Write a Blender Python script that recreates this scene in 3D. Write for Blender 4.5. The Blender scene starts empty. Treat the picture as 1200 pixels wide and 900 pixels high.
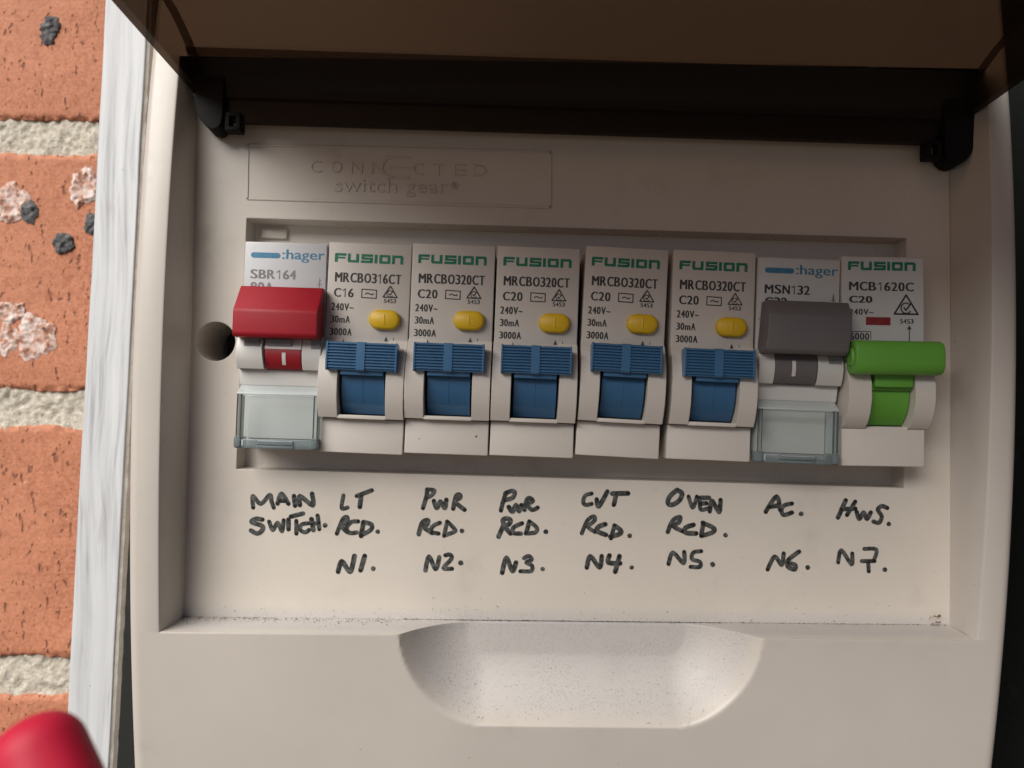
import bpy, bmesh, math, random
from mathutils import Vector, Matrix, noise
R = math.radians
random.seed(7)
sc = bpy.context.scene
MM = 0.001

# ------------------------------------------------------------------ camera
cam_d = bpy.data.cameras.new("camera"); cam = bpy.data.objects.new("camera", cam_d)
sc.collection.objects.link(cam); sc.camera = cam
cx = Vector((0.99989359, -0.00722166, 0.01267481))
cy = Vector((0.01291908, 0.03484688, -0.99930916))
cz = Vector((0.006775, 0.99936657, 0.03493647))
m = Matrix((cx, -cy, -cz)).transposed().to_4x4()
m.translation = Vector((-14.49, -165.43, -12.75)) * MM
cam.matrix_world = m
cam_d.sensor_fit = 'HORIZONTAL'; cam_d.sensor_width = 36.0; cam_d.lens = 27.0
cam_d.clip_start = 0.005; cam_d.clip_end = 100.0
cam_d.dof.use_dof = True; cam_d.dof.focus_distance = 0.158; cam_d.dof.aperture_fstop = 26.0

# ------------------------------------------------------------------ light
SUN_DIR = Vector((-0.90, -1.20, 1.26)).normalized()
w = bpy.data.worlds.new("World"); sc.world = w; w.use_nodes = True
nt = w.node_tree; nt.nodes.clear()
sky = nt.nodes.new('ShaderNodeTexSky'); sky.sky_type = 'NISHITA'; sky.sun_disc = False
sky.sun_elevation = math.asin(SUN_DIR.z); sky.sun_rotation = math.atan2(SUN_DIR.x, SUN_DIR.y)
sky.dust_density = 0.8; sky.air_density = 0.22; sky.ozone_density = 0.3
bg = nt.nodes.new('ShaderNodeBackground'); bg.inputs[1].default_value = 0.05
wo = nt.nodes.new('ShaderNodeOutputWorld')
nt.links.new(sky.outputs[0], bg.inputs[0]); nt.links.new(bg.outputs[0], wo.inputs[0])
sd = bpy.data.lights.new("sun", 'SUN'); sd.energy = 5.0; sd.angle = R(50); sd.color = (1.0, 0.96, 0.9)
so = bpy.data.objects.new("sun", sd); sc.collection.objects.link(so)
so.rotation_euler = SUN_DIR.to_track_quat('Z', 'Y').to_euler(); so.location = SUN_DIR * 2
vs = sc.view_settings; vs.view_transform = 'Standard'; vs.look = 'None'; vs.gamma = 1.0
vs.exposure = 0.10
sc.cycles.max_bounces = 8; sc.cycles.transparent_max_bounces = 16

# ------------------------------------------------------------------ materials
def newmat(name):
    mt = bpy.data.materials.new(name); mt.use_nodes = True
    n = mt.node_tree.nodes; b = n['Principled BSDF']
    return mt, mt.node_tree, b
def mth(nt_, op, a, b=None, c=None, clamp=False):
    n = nt_.nodes.new('ShaderNodeMath'); n.operation = op; n.use_clamp = clamp
    for i, v in enumerate((a, b, c)):
        if v is None: continue
        if isinstance(v, (int, float)): n.inputs[i].default_value = v
        else: nt_.links.new(v, n.inputs[i])
    return n.outputs[0]
def noi(nt_, vec, scale, detail=3, rough=0.5):
    n = nt_.nodes.new('ShaderNodeTexNoise'); n.inputs['Scale'].default_value = scale
    n.inputs['Detail'].default_value = detail; n.inputs['Roughness'].default_value = rough
    nt_.links.new(vec, n.inputs['Vector']); return n.outputs['Fac']
def ramp(nt_, fac, stops):
    n = nt_.nodes.new('ShaderNodeValToRGB'); e = n.color_ramp.elements
    while len(e) < len(stops): e.new(0.5)
    for k, (p, c) in enumerate(stops):
        e[k].position = p; e[k].color = tuple(c) + (1,) if len(c) == 3 else c
    nt_.links.new(fac, n.inputs[0]); return n.outputs[0]
def mixc(nt_, fac, a, b):
    n = nt_.nodes.new('ShaderNodeMix'); n.data_type = 'RGBA'
    if isinstance(fac, (int, float)): n.inputs[0].default_value = fac
    else: nt_.links.new(fac, n.inputs[0])
    for i, v in ((6, a), (7, b)):
        if isinstance(v, tuple): n.inputs[i].default_value = v if len(v) == 4 else v + (1,)
        else: nt_.links.new(v, n.inputs[i])
    return n.outputs[2]
def mapr(nt_, v, a, b, c=0.0, d=1.0):
    n = nt_.nodes.new('ShaderNodeMapRange'); n.interpolation_type = 'SMOOTHSTEP'
    nt_.links.new(v, n.inputs[0])
    for i, x in zip((1, 2, 3, 4), (a, b, c, d)): n.inputs[i].default_value = x
    return n.outputs[0]
def objcoord(nt_):
    return nt_.nodes.new('ShaderNodeTexCoord').outputs['Object']
def mapping(nt_, vec, scale):
    n = nt_.nodes.new('ShaderNodeMapping'); n.inputs['Scale'].default_value = scale
    nt_.links.new(vec, n.inputs['Vector']); return n.outputs[0]

def plastic(name, col, rough=0.4, bevel=0.25, grime=0.25, bump=0.02, dust=None, spec=0.5, mott=0.06):
    mt, t, b = newmat(name); oc = objcoord(t)
    n1 = noi(t, oc, 45, 4, 0.6); n2 = noi(t, oc, 420, 3, 0.6)
    lo = tuple(c * (1 - mott * 1.6) for c in col); hi = tuple(min(1, c * (1 + mott)) for c in col)
    c = mixc(t, n1, lo, hi)
    dn = noi(t, oc, 70, 4, 0.6)
    dm = mapr(t, dn, 0.56, 0.85, 0.0, grime)
    c = mixc(t, dm, c, (0.22, 0.19, 0.15))
    spk = mapr(t, noi(t, oc, 520, 1, 0.5), 0.80, 0.84, 0.0, 0.75)
    c = mixc(t, mth(t, 'MULTIPLY', spk, min(1, grime * 2)), c, (0.10, 0.08, 0.06))
    rr = mth(t, 'MULTIPLY_ADD', n2, 0.22, rough - 0.08)
    if dust:
        sep = t.nodes.new('ShaderNodeSeparateXYZ'); t.links.new(oc, sep.inputs[0])
        if len(dust) == 5:      # depth below the bulging front face
            z8 = mth(t, 'ADD', sep.outputs[2], 8 * MM)
            ry = mth(t, 'MULTIPLY_ADD', mth(t, 'MULTIPLY', z8, z8), 0.96, -12.4 * MM)
            my = mapr(t, mth(t, 'SUBTRACT', sep.outputs[1], ry), dust[0] * MM, dust[1] * MM)
        else: my = mapr(t, sep.outputs[1], dust[0] * MM, dust[1] * MM)
        mz = mapr(t, sep.outputs[2], dust[2] * MM, dust[3] * MM, 0.0, 1.0)
        mk = mth(t, 'MULTIPLY', my, mz)
        big = mapr(t, noi(t, oc, 60, 3, 0.6), 0.3, 0.7, 0.25, 1.0)
        sp = mapr(t, noi(t, oc, 2600, 3, 0.7), 0.52, 0.62)
        d = mth(t, 'MULTIPLY', mth(t, 'MULTIPLY', mk, sp), big)
        c = mixc(t, mth(t, 'MULTIPLY', d, 0.62), c, (0.17, 0.15, 0.13))
        c = mixc(t, mth(t, 'MULTIPLY', mk, 0.5), c, (0.42, 0.405, 0.41))
        rr = mth(t, 'ADD', rr, mth(t, 'MULTIPLY', mk, 0.15))
    t.links.new(c, b.inputs['Base Color']); t.links.new(rr, b.inputs['Roughness'])
    b.inputs['Specular IOR Level'].default_value = spec
    bv = t.nodes.new('ShaderNodeBevel'); bv.samples = 4; bv.inputs[0].default_value = bevel * MM
    bp_ = t.nodes.new('ShaderNodeBump'); bp_.inputs['Strength'].default_value = 0.35; bp_.inputs['Distance'].default_value = bump * MM
    t.links.new(noi(t, oc, 2200, 2, 0.5), bp_.inputs['Height']); t.links.new(bv.outputs[0], bp_.inputs['Normal'])
    t.links.new(bp_.outputs[0], b.inputs['Normal'])
    return mt

M = {}
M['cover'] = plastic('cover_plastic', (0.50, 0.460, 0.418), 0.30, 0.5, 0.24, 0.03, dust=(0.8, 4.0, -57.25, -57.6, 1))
M['panel'] = plastic('panel_plastic', (0.585, 0.537, 0.478), 0.28, 0.35, 0.34, 0.03, dust=(-0.5, -0.2, -54.0, -57.5))
M['breaker'] = plastic('breaker_plastic', (0.575, 0.535, 0.49), 0.42, 0.25, 0.16, 0.02)
M['hager'] = plastic('switch_plastic', (0.58, 0.57, 0.55), 0.42, 0.25, 0.18, 0.02)
M['label'] = plastic('label_plastic', (0.53, 0.54, 0.56), 0.45, 0.1, 0.15, 0.02)
M['label2'] = plastic('grey_label_plastic', (0.56, 0.57, 0.56), 0.45, 0.1, 0.15, 0.02)
M['blue'] = plastic('blue_plastic', (0.040, 0.130, 0.26), 0.30, 0.15, 0.10, 0.02, mott=0.10)
M['bluegloss'] = plastic('blue_drum_plastic', (0.036, 0.120, 0.245), 0.16, 0.15, 0.08, 0.03, mott=0.10)
M['red'] = plastic('red_plastic', (0.30, 0.008, 0.018), 0.45, 0.5, 0.06, 0.02, spec=0.3, mott=0.10)
M['darkred'] = plastic('dark_red_plastic', (0.27, 0.006, 0.014), 0.40, 0.15, 0.10, 0.02)
M['grey'] = plastic('grey_plastic', (0.125, 0.112, 0.116), 0.45, 0.4, 0.10, 0.02, mott=0.10)
M['green'] = plastic('green_plastic', (0.115, 0.34, 0.040), 0.38, 0.4, 0.06, 0.02, mott=0.08)
M['yellow'] = plastic('yellow_plastic', (0.68, 0.43, 0.010), 0.38, 0.4, 0.08, 0.02, mott=0.08)
M['black'] = plastic('black_plastic', (0.006, 0.005, 0.005), 0.6, 0.4, 0.0, 0.02, spec=0.15)
M['window'] = plastic('indicator_white', (0.62, 0.58, 0.56), 0.45, 0.1, 0.1, 0.02)
M['handle'] = plastic('handle_red', (0.46, 0.008, 0.035), 0.55, 0.4, 0.03, 0.02, spec=0.35, mott=0.12)
M['backing'] = plastic('backing_black', (0.0055, 0.0075, 0.0065), 0.7, 0.4, 0.2, 0.4)
M['dark'] = plastic('inside_shade', (0.02, 0.018, 0.015), 0.7, 0.1, 0.1, 0.02)  # near-black that puts the shade of gaps and recesses into the colour

def ink(name, col, var=0.0, rough=0.55):
    mt, t, b = newmat(name); oc = objcoord(t)
    n = noi(t, oc, 900, 4, 0.65)
    c = mixc(t, mapr(t, n, 0.35, 0.7), tuple(x for x in col), tuple(min(1, x + var) for x in col))
    t.links.new(c, b.inputs['Base Color']); b.inputs['Roughness'].default_value = rough
    return mt
M['ink'] = ink('black_print', (0.022, 0.020, 0.020), 0.03)
M['greyink'] = ink('grey_print', (0.16, 0.16, 0.17), 0.05)
M['marker'] = ink('marker_ink', (0.012, 0.015, 0.013), 0.10, 0.4)
M['wetink'] = ink('marker_ink_pooled', (0.006, 0.007, 0.006), 0.012, 0.3)
M['greenink'] = ink('green_print', (0.0, 0.17, 0.09), 0.03)
M['blueink'] = ink('blue_print', (0.035, 0.19, 0.33), 0.03)
M['redink'] = ink('red_print', (0.22, 0.008, 0.008), 0.02)

def clear(name, tint, body, fac, rough=0.12, bevel=0.3, kf=1.0):
    """thin moulded see-through plastic: tinted pass-through + a little body colour + gloss"""
    mt, t, b = newmat(name); out = t.nodes['Material Output']
    tr = t.nodes.new('ShaderNodeBsdfTransparent'); tr.inputs[0].default_value = tint + (1,)
    mx = t.nodes.new('ShaderNodeMixShader')
    fr = t.nodes.new('ShaderNodeFresnel'); fr.inputs[0].default_value = 1.49
    bv = t.nodes.new('ShaderNodeBevel'); bv.samples = 4; bv.inputs[0].default_value = bevel * MM
    t.links.new(bv.outputs[0], b.inputs['Normal'])
    f = mth(t, 'MULTIPLY_ADD', fr.outputs[0], kf, fac, clamp=True)
    t.links.new(f, mx.inputs[0]); t.links.new(tr.outputs[0], mx.inputs[1]); t.links.new(b.outputs[0], mx.inputs[2])
    b.inputs['Base Color'].default_value = body + (1,); b.inputs['Roughness'].default_value = rough
    t.links.new(mx.outputs[0], out.inputs[0]); return mt
M['clear'] = clear('clear_plastic', (0.95, 0.97, 0.97), (0.50, 0.54, 0.54), 0.04, 0.06, kf=0.7)
M['clearglint'] = clear('clear_plastic_painted_glint', (0.9, 0.93, 0.93), (0.72, 0.76, 0.76), 0.6, 0.08)  # paler copy of the clear plastic, for painted highlights
M['cleardark'] = clear('clear_plastic_shade_edge', (0.5, 0.58, 0.58), (0.16, 0.21, 0.22), 0.35, 0.1)  # darker copy of the clear plastic, edge shade put into the colour
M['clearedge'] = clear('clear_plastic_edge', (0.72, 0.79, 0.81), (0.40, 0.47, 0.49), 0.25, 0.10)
M['lid'] = clear('smoky_lid', (0.37, 0.285, 0.225), (0.028, 0.021, 0.017), 0.42, 0.42, 0.6, 0.0)

def brick_mat():
    mt, t, b = newmat('fired_clay'); oc = objcoord(t)
    n1 = noi(t, oc, 14, 5, 0.6)
    c = ramp(t, n1, [(0.3, (0.30, 0.098, 0.052)), (0.5, (0.40, 0.145, 0.075)), (0.7, (0.47, 0.19, 0.105))])
    fine = noi(t, oc, 900, 4, 0.7)
    c = mixc(t, mapr(t, fine, 0.36, 0.60, 0.0, 0.8), c, (0.54, 0.225, 0.128))
    c = mixc(t, mapr(t, noi(t, oc, 330, 4, 0.7), 0.52, 0.66, 0.0, 0.55), c, (0.33, 0.115, 0.06))
    lightsp = mapr(t, noi(t, oc, 620, 4, 0.65), 0.64, 0.74, 0.0, 0.7)
    c = mixc(t, lightsp, c, (0.70, 0.46, 0.35))
    pv = mapping(t, oc, (480, 480, 170))
    pit = mapr(t, noi(t, pv, 1.0, 2.5, 0.55), 0.63, 0.70)
    pit2 = mapr(t, noi(t, mapping(t, oc, (700, 700, 420)), 1.0, 2, 0.5), 0.66, 0.72)
    pp = mth(t, 'MAXIMUM', pit, pit2)
    c = mixc(t, mth(t, 'MULTIPLY', pp, 0.72), c, (0.17, 0.06, 0.035))
    t.links.new(c, b.inputs['Base Color']); b.inputs['Roughness'].default_value = 0.8
    h = mth(t, 'SUBTRACT', mth(t, 'MULTIPLY', fine, 0.5), pp)
    bu = t.nodes.new('ShaderNodeBump'); bu.inputs['Strength'].default_value = 1.0; bu.inputs['Distance'].default_value = 0.45 * MM
    t.links.new(h, bu.inputs['Height']); t.links.new(bu.outputs[0], b.inputs['Normal']); return mt
M['brick'] = brick_mat()
def rough_mat(name, stops, s, bumpd, rough=0.9):
    mt, t, b = newmat(name); oc = objcoord(t)
    n = noi(t, oc, s, 5, 0.7); c = ramp(t, n, stops)
    t.links.new(c, b.inputs['Base Color']); b.inputs['Roughness'].default_value = rough
    bu = t.nodes.new('ShaderNodeBump'); bu.inputs['Strength'].default_value = 1.0; bu.inputs['Distance'].default_value = bumpd * MM
    t.links.new(noi(t, oc, s * 1.4, 3, 0.6), bu.inputs['Height']); t.links.new(bu.outputs[0], b.inputs['Normal']); return mt
M['mortar'] = rough_mat('sandy_mortar', [(0.30, (0.31, 0.27, 0.21)), (0.5, (0.52, 0.475, 0.395)), (0.7, (0.66, 0.62, 0.54))], 700, 0.5)
M['crust'] = rough_mat('pale_crust', [(0.38, (0.26, 0.11, 0.07)), (0.46, (0.50, 0.30, 0.23)), (0.54, (0.62, 0.50, 0.46)), (0.68, (0.72, 0.66, 0.63))], 300, 0.5)
M['char'] = rough_mat('charcoal_spot', [(0.35, (0.035, 0.035, 0.037)), (0.55, (0.10, 0.10, 0.105)), (0.7, (0.24, 0.23, 0.23))], 500, 0.6)
M['grit'] = rough_mat('dirt_grit', [(0.3, (0.05, 0.04, 0.03)), (0.7, (0.16, 0.13, 0.10))], 600, 0.2)
M['crumb'] = rough_mat('brown_crumb', [(0.3, (0.10, 0.05, 0.02)), (0.7, (0.30, 0.17, 0.08))], 600, 0.2)
def board_mat():
    mt, t, b = newmat('brushed_white_paint'); oc = objcoord(t)
    dist = noi(t, mapping(t, oc, (26, 26, 19)), 1.0, 2, 0.5)
    cm = t.nodes.new('ShaderNodeCombineXYZ')
    sep = t.nodes.new('ShaderNodeSeparateXYZ'); t.links.new(oc, sep.inputs[0])
    xs = mth(t, 'ADD', mth(t, 'MULTIPLY', sep.outputs[0], 900), mth(t, 'MULTIPLY', dist, 9.0))
    t.links.new(xs, cm.inputs[0]); t.links.new(mth(t, 'MULTIPLY', sep.outputs[2], 32), cm.inputs[2])
    st = noi(t, cm.outputs[0], 1.0, 4, 0.6)
    c = ramp(t, st, [(0.30, (0.30, 0.31, 0.33)), (0.42, (0.43, 0.44, 0.46)), (0.50, (0.50, 0.52, 0.54)), (0.66, (0.57, 0.585, 0.60))])
    c = mixc(t, mapr(t, noi(t, mapping(t, oc, (60, 60, 26)), 1.0, 3, 0.6), 0.40, 0.58, 0.7, 0.0), c, (0.53, 0.545, 0.56))
    blot = mapr(t, noi(t, mapping(t, oc, (260, 260, 40)), 1.0, 3, 0.6), 0.60, 0.72, 0.0, 0.5)
    c = mixc(t, blot, c, (0.38, 0.36, 0.38))
    spk = mapr(t, noi(t, oc, 420, 1, 0.5), 0.78, 0.80)
    c = mixc(t, spk, c, (0.05, 0.05, 0.05))
    t.links.new(c, b.inputs['Base Color']); b.inputs['Roughness'].default_value = 0.5
    bv = t.nodes.new('ShaderNodeBevel'); bv.samples = 4; bv.inputs[0].default_value = 0.6 * MM
    bu = t.nodes.new('ShaderNodeBump'); bu.inputs['Strength'].default_value = 0.8; bu.inputs['Distance'].default_value = 0.12 * MM
    t.links.new(st, bu.inputs['Height']); t.links.new(bv.outputs[0], bu.inputs['Normal']); t.links.new(bu.outputs[0], b.inputs['Normal']); return mt
M['board'] = board_mat()
M['boardedge'] = rough_mat('yellowed_edge', [(0.3, (0.50, 0.48, 0.41)), (0.7, (0.74, 0.73, 0.68))], 300, 0.15, 0.6)

# ------------------------------------------------------------------ mesh helpers (all sizes in mm)
class MB:
    def __init__(s): s.bm = bmesh.new(); s.k = 0
    def quadgrid(s, P, closed=False):
        V = [[s.bm.verts.new(p) for p in row] for row in P]
        for i in range(len(V) - 1):
            for j in range(len(V[0]) - 1):
                try: s.bm.faces.new((V[i][j], V[i][j+1], V[i+1][j+1], V[i+1][j]))
                except ValueError: pass
        return V
    def prism(s, pts, f0, f1):
        a = [s.bm.verts.new(f0(p)) for p in pts]; b = [s.bm.verts.new(f1(p)) for p in pts]
        n = len(pts)
        s.bm.faces.new(a); s.bm.faces.new(b[::-1])
        for i in range(n): s.bm.faces.new((a[i], b[i], b[(i+1) % n], a[(i+1) % n]))
    def px(s, prof, x0, x1):       # profile (y,z) run along x
        s.prism(prof, lambda p: (x0, p[0], p[1]), lambda p: (x1, p[0], p[1]))
    def py(s, outl, y0, y1, taper=0.0):       # outline (x,z) run along y
        c = (sum(p[0] for p in outl) / len(outl), sum(p[1] for p in outl) / len(outl))
        s.prism(outl, lambda p: (c[0] + (p[0]-c[0])*(1-taper), y0, c[1] + (p[1]-c[1])*(1-taper)), lambda p: (p[0], y1, p[1]))
    def box(s, x0, x1, y0, y1, z0, z1, bev=0.0):
        r = bmesh.ops.create_cube(s.bm, size=1.0, matrix=Matrix.Translation(((x0+x1)/2, (y0+y1)/2, (z0+z1)/2)) @ Matrix.Diagonal((x1-x0, y1-y0, z1-z0, 1)))
        if bev:
            es = list({e for v in r['verts'] for e in v.link_edges})
            bmesh.ops.bevel(s.bm, geom=es, offset=bev, segments=2, affect='EDGES', profile=0.6)
    def disc(s, x, z, r, y, n=9):
        s.bm.faces.new([s.bm.verts.new((x + r*math.cos(2*math.pi*i/n), y, z + r*math.sin(2*math.pi*i/n))) for i in range(n)])
    def ribbon(s, pts, wd, y, caps=True, taper=None):
        for i in range(len(pts) - 1):
            s.k += 1; yy = y - 0.0012 * (s.k % 60)
            a = Vector(pts[i]); b = Vector(pts[i+1]); d = b - a
            if d.length < 1e-6: continue
            d.normalize(); n = Vector((-d.y, d.x)) * wd / 2
            q = [a + n, a - n, b - n, b + n]
            s.bm.faces.new([s.bm.verts.new((p.x, yy, p.y)) for p in q])
        if caps:
            for p in pts: s.k += 1; s.disc(p[0], p[1], wd/2, y - 0.0012 * (s.k % 60))
    def text(s, body, x0, x1, z0, z1, y, depth=0.0):
        """fit a line of type to a box; capitals and figures are set glyph by glyph in sans proportions"""
        def put(me, ax, az, sx, sz, ox, oz, k_):
            vm = [s.bm.verts.new((ox + (v.co.x-ax)*sx, y - v.co.z - 0.006*k_, oz + (v.co.y-az)*sz)) for v in me.vertices]
            for p in me.polygons:
                try: s.bm.faces.new([vm[i] for i in p.vertices])
                except ValueError: pass
        def ext(me):
            xs = [v.co.x for v in me.vertices]; zs = [v.co.y for v in me.vertices]; return min(xs), max(xs), min(zs), max(zs)
        reps = 3 if not depth else 1; h = z1 - z0
        if not all(c in ADV for c in body):
            me = text_mesh(body, depth); ax, bx_, az, bz = ext(me)
            for k_ in range(min(reps, 2)):
                sh = h*0.05*k_; put(me, ax, az, (x1-x0-sh*0.5)/(bx_-ax), h/(bz-az), x0 + sh, z0, k_)
            return
        tot = sum(ADV[c] for c in body); u = (x1 - x0)/tot; x = x0; H_ = ext(text_mesh('H', 0.0)); cap = H_[3] - H_[2]
        for c in body:
            wd = ADV[c]*u; b0 = x + wd*0.07; b1 = x + wd*0.93; t_ = h*0.115
            if c == '1':
                xs_ = x + wd*0.60
                for pl in ([(xs_ - t_/2, z0), (xs_ + t_/2, z0), (xs_ + t_/2, z1), (xs_ - t_*.25, z1)], [(x + wd*.20, z0 + h*.80), (x + wd*.20, z0 + h*.68), (xs_ - t_/2, z0 + h*.80), (xs_ - t_/2, z1 - h*.04)]):
                    s.bm.faces.new([s.bm.verts.new((p[0], y - .003, p[1])) for p in pl])
            elif c != ' ':
                me = text_mesh(c, depth); ax, bx_, az, bz = ext(me)
                for k_ in range(reps):
                    sh = h*0.05*k_; put(me, ax, H_[2], (b1 - b0 - h*.06)/(bx_-ax), h/cap, b0 + sh, z0, k_)
            x += wd
    def build(s, name, mat, parent=None, ang=32, label=None, merge=True, normals=True, **kw):
        bm = s.bm
        if merge: bmesh.ops.remove_doubles(bm, verts=bm.verts, dist=0.0005)
        if normals: bmesh.ops.recalc_face_normals(bm, faces=bm.faces)
        for f in bm.faces: f.smooth = True
        for e in bm.edges:
            if len(e.link_faces) == 2: e.smooth = e.calc_face_angle(0) < R(ang)
            else: e.smooth = False
        bmesh.ops.scale(bm, vec=(MM, MM, MM), verts=bm.verts)
        me = bpy.data.meshes.new(name); bm.to_mesh(me); bm.free(); me.materials.append(mat)
        o = bpy.data.objects.new(name, me); sc.collection.objects.link(o)
        if parent: o.parent = parent
        if label: o['label'] = label
        for k_, v_ in kw.items(): o[k_] = v_
        return o
_tc = {}
ADV = {'M': .83, 'R': .72, 'C': .72, 'B': .67, 'O': .78, 'T': .61, 'A': .67, 'S': .67, 'N': .72, 'V': .67, 'm': .83, '~': .58, ' ': .28}
ADV.update({c: .556 for c in '0123456789'})
def text_mesh(body, depth=0.0):
    key = (body, depth)
    if key not in _tc:
        cu = bpy.data.curves.new('lettering', 'FONT'); cu.body = body; cu.size = 1.0; cu.extrude = 0
        cu.resolution_u = 3; cu.offset = 0.0
        if depth: cu.extrude = depth
        o = bpy.data.objects.new('lettering', cu); sc.collection.objects.link(o)
        bpy.context.view_layer.update()
        dg = bpy.context.evaluated_depsgraph_get()
        _tc[key] = bpy.data.meshes.new_from_object(o.evaluated_get(dg))
        bpy.data.objects.remove(o)
    return _tc[key]
def empty(name, label, cat, loc=(0, 0, 0), ry=0.0, group=None):
    o = bpy.data.objects.new(name, None); sc.collection.objects.link(o)
    o.empty_display_size = 0.01
    o.location = Vector(loc) * MM; o.rotation_euler = (0, ry, 0); o['label'] = label; o['category'] = cat
    if group: o['group'] = group
    return o
def smooth_curve(P, n=5):
    if len(P) < 3: return P
    out = []
    for i in range(len(P) - 1):
        p0 = Vector(P[max(i-1, 0)]); p1 = Vector(P[i]); p2 = Vector(P[i+1]); p3 = Vector(P[min(i+2, len(P)-1)])
        for k in range(n):
            t = k / n
            out.append(0.5 * ((2*p1) + (p2-p0)*t + (2*p0-5*p1+4*p2-p3)*t*t + (3*p1-p0-3*p2+p3)*t**3))
    out.append(Vector(P[-1])); return out
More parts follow.
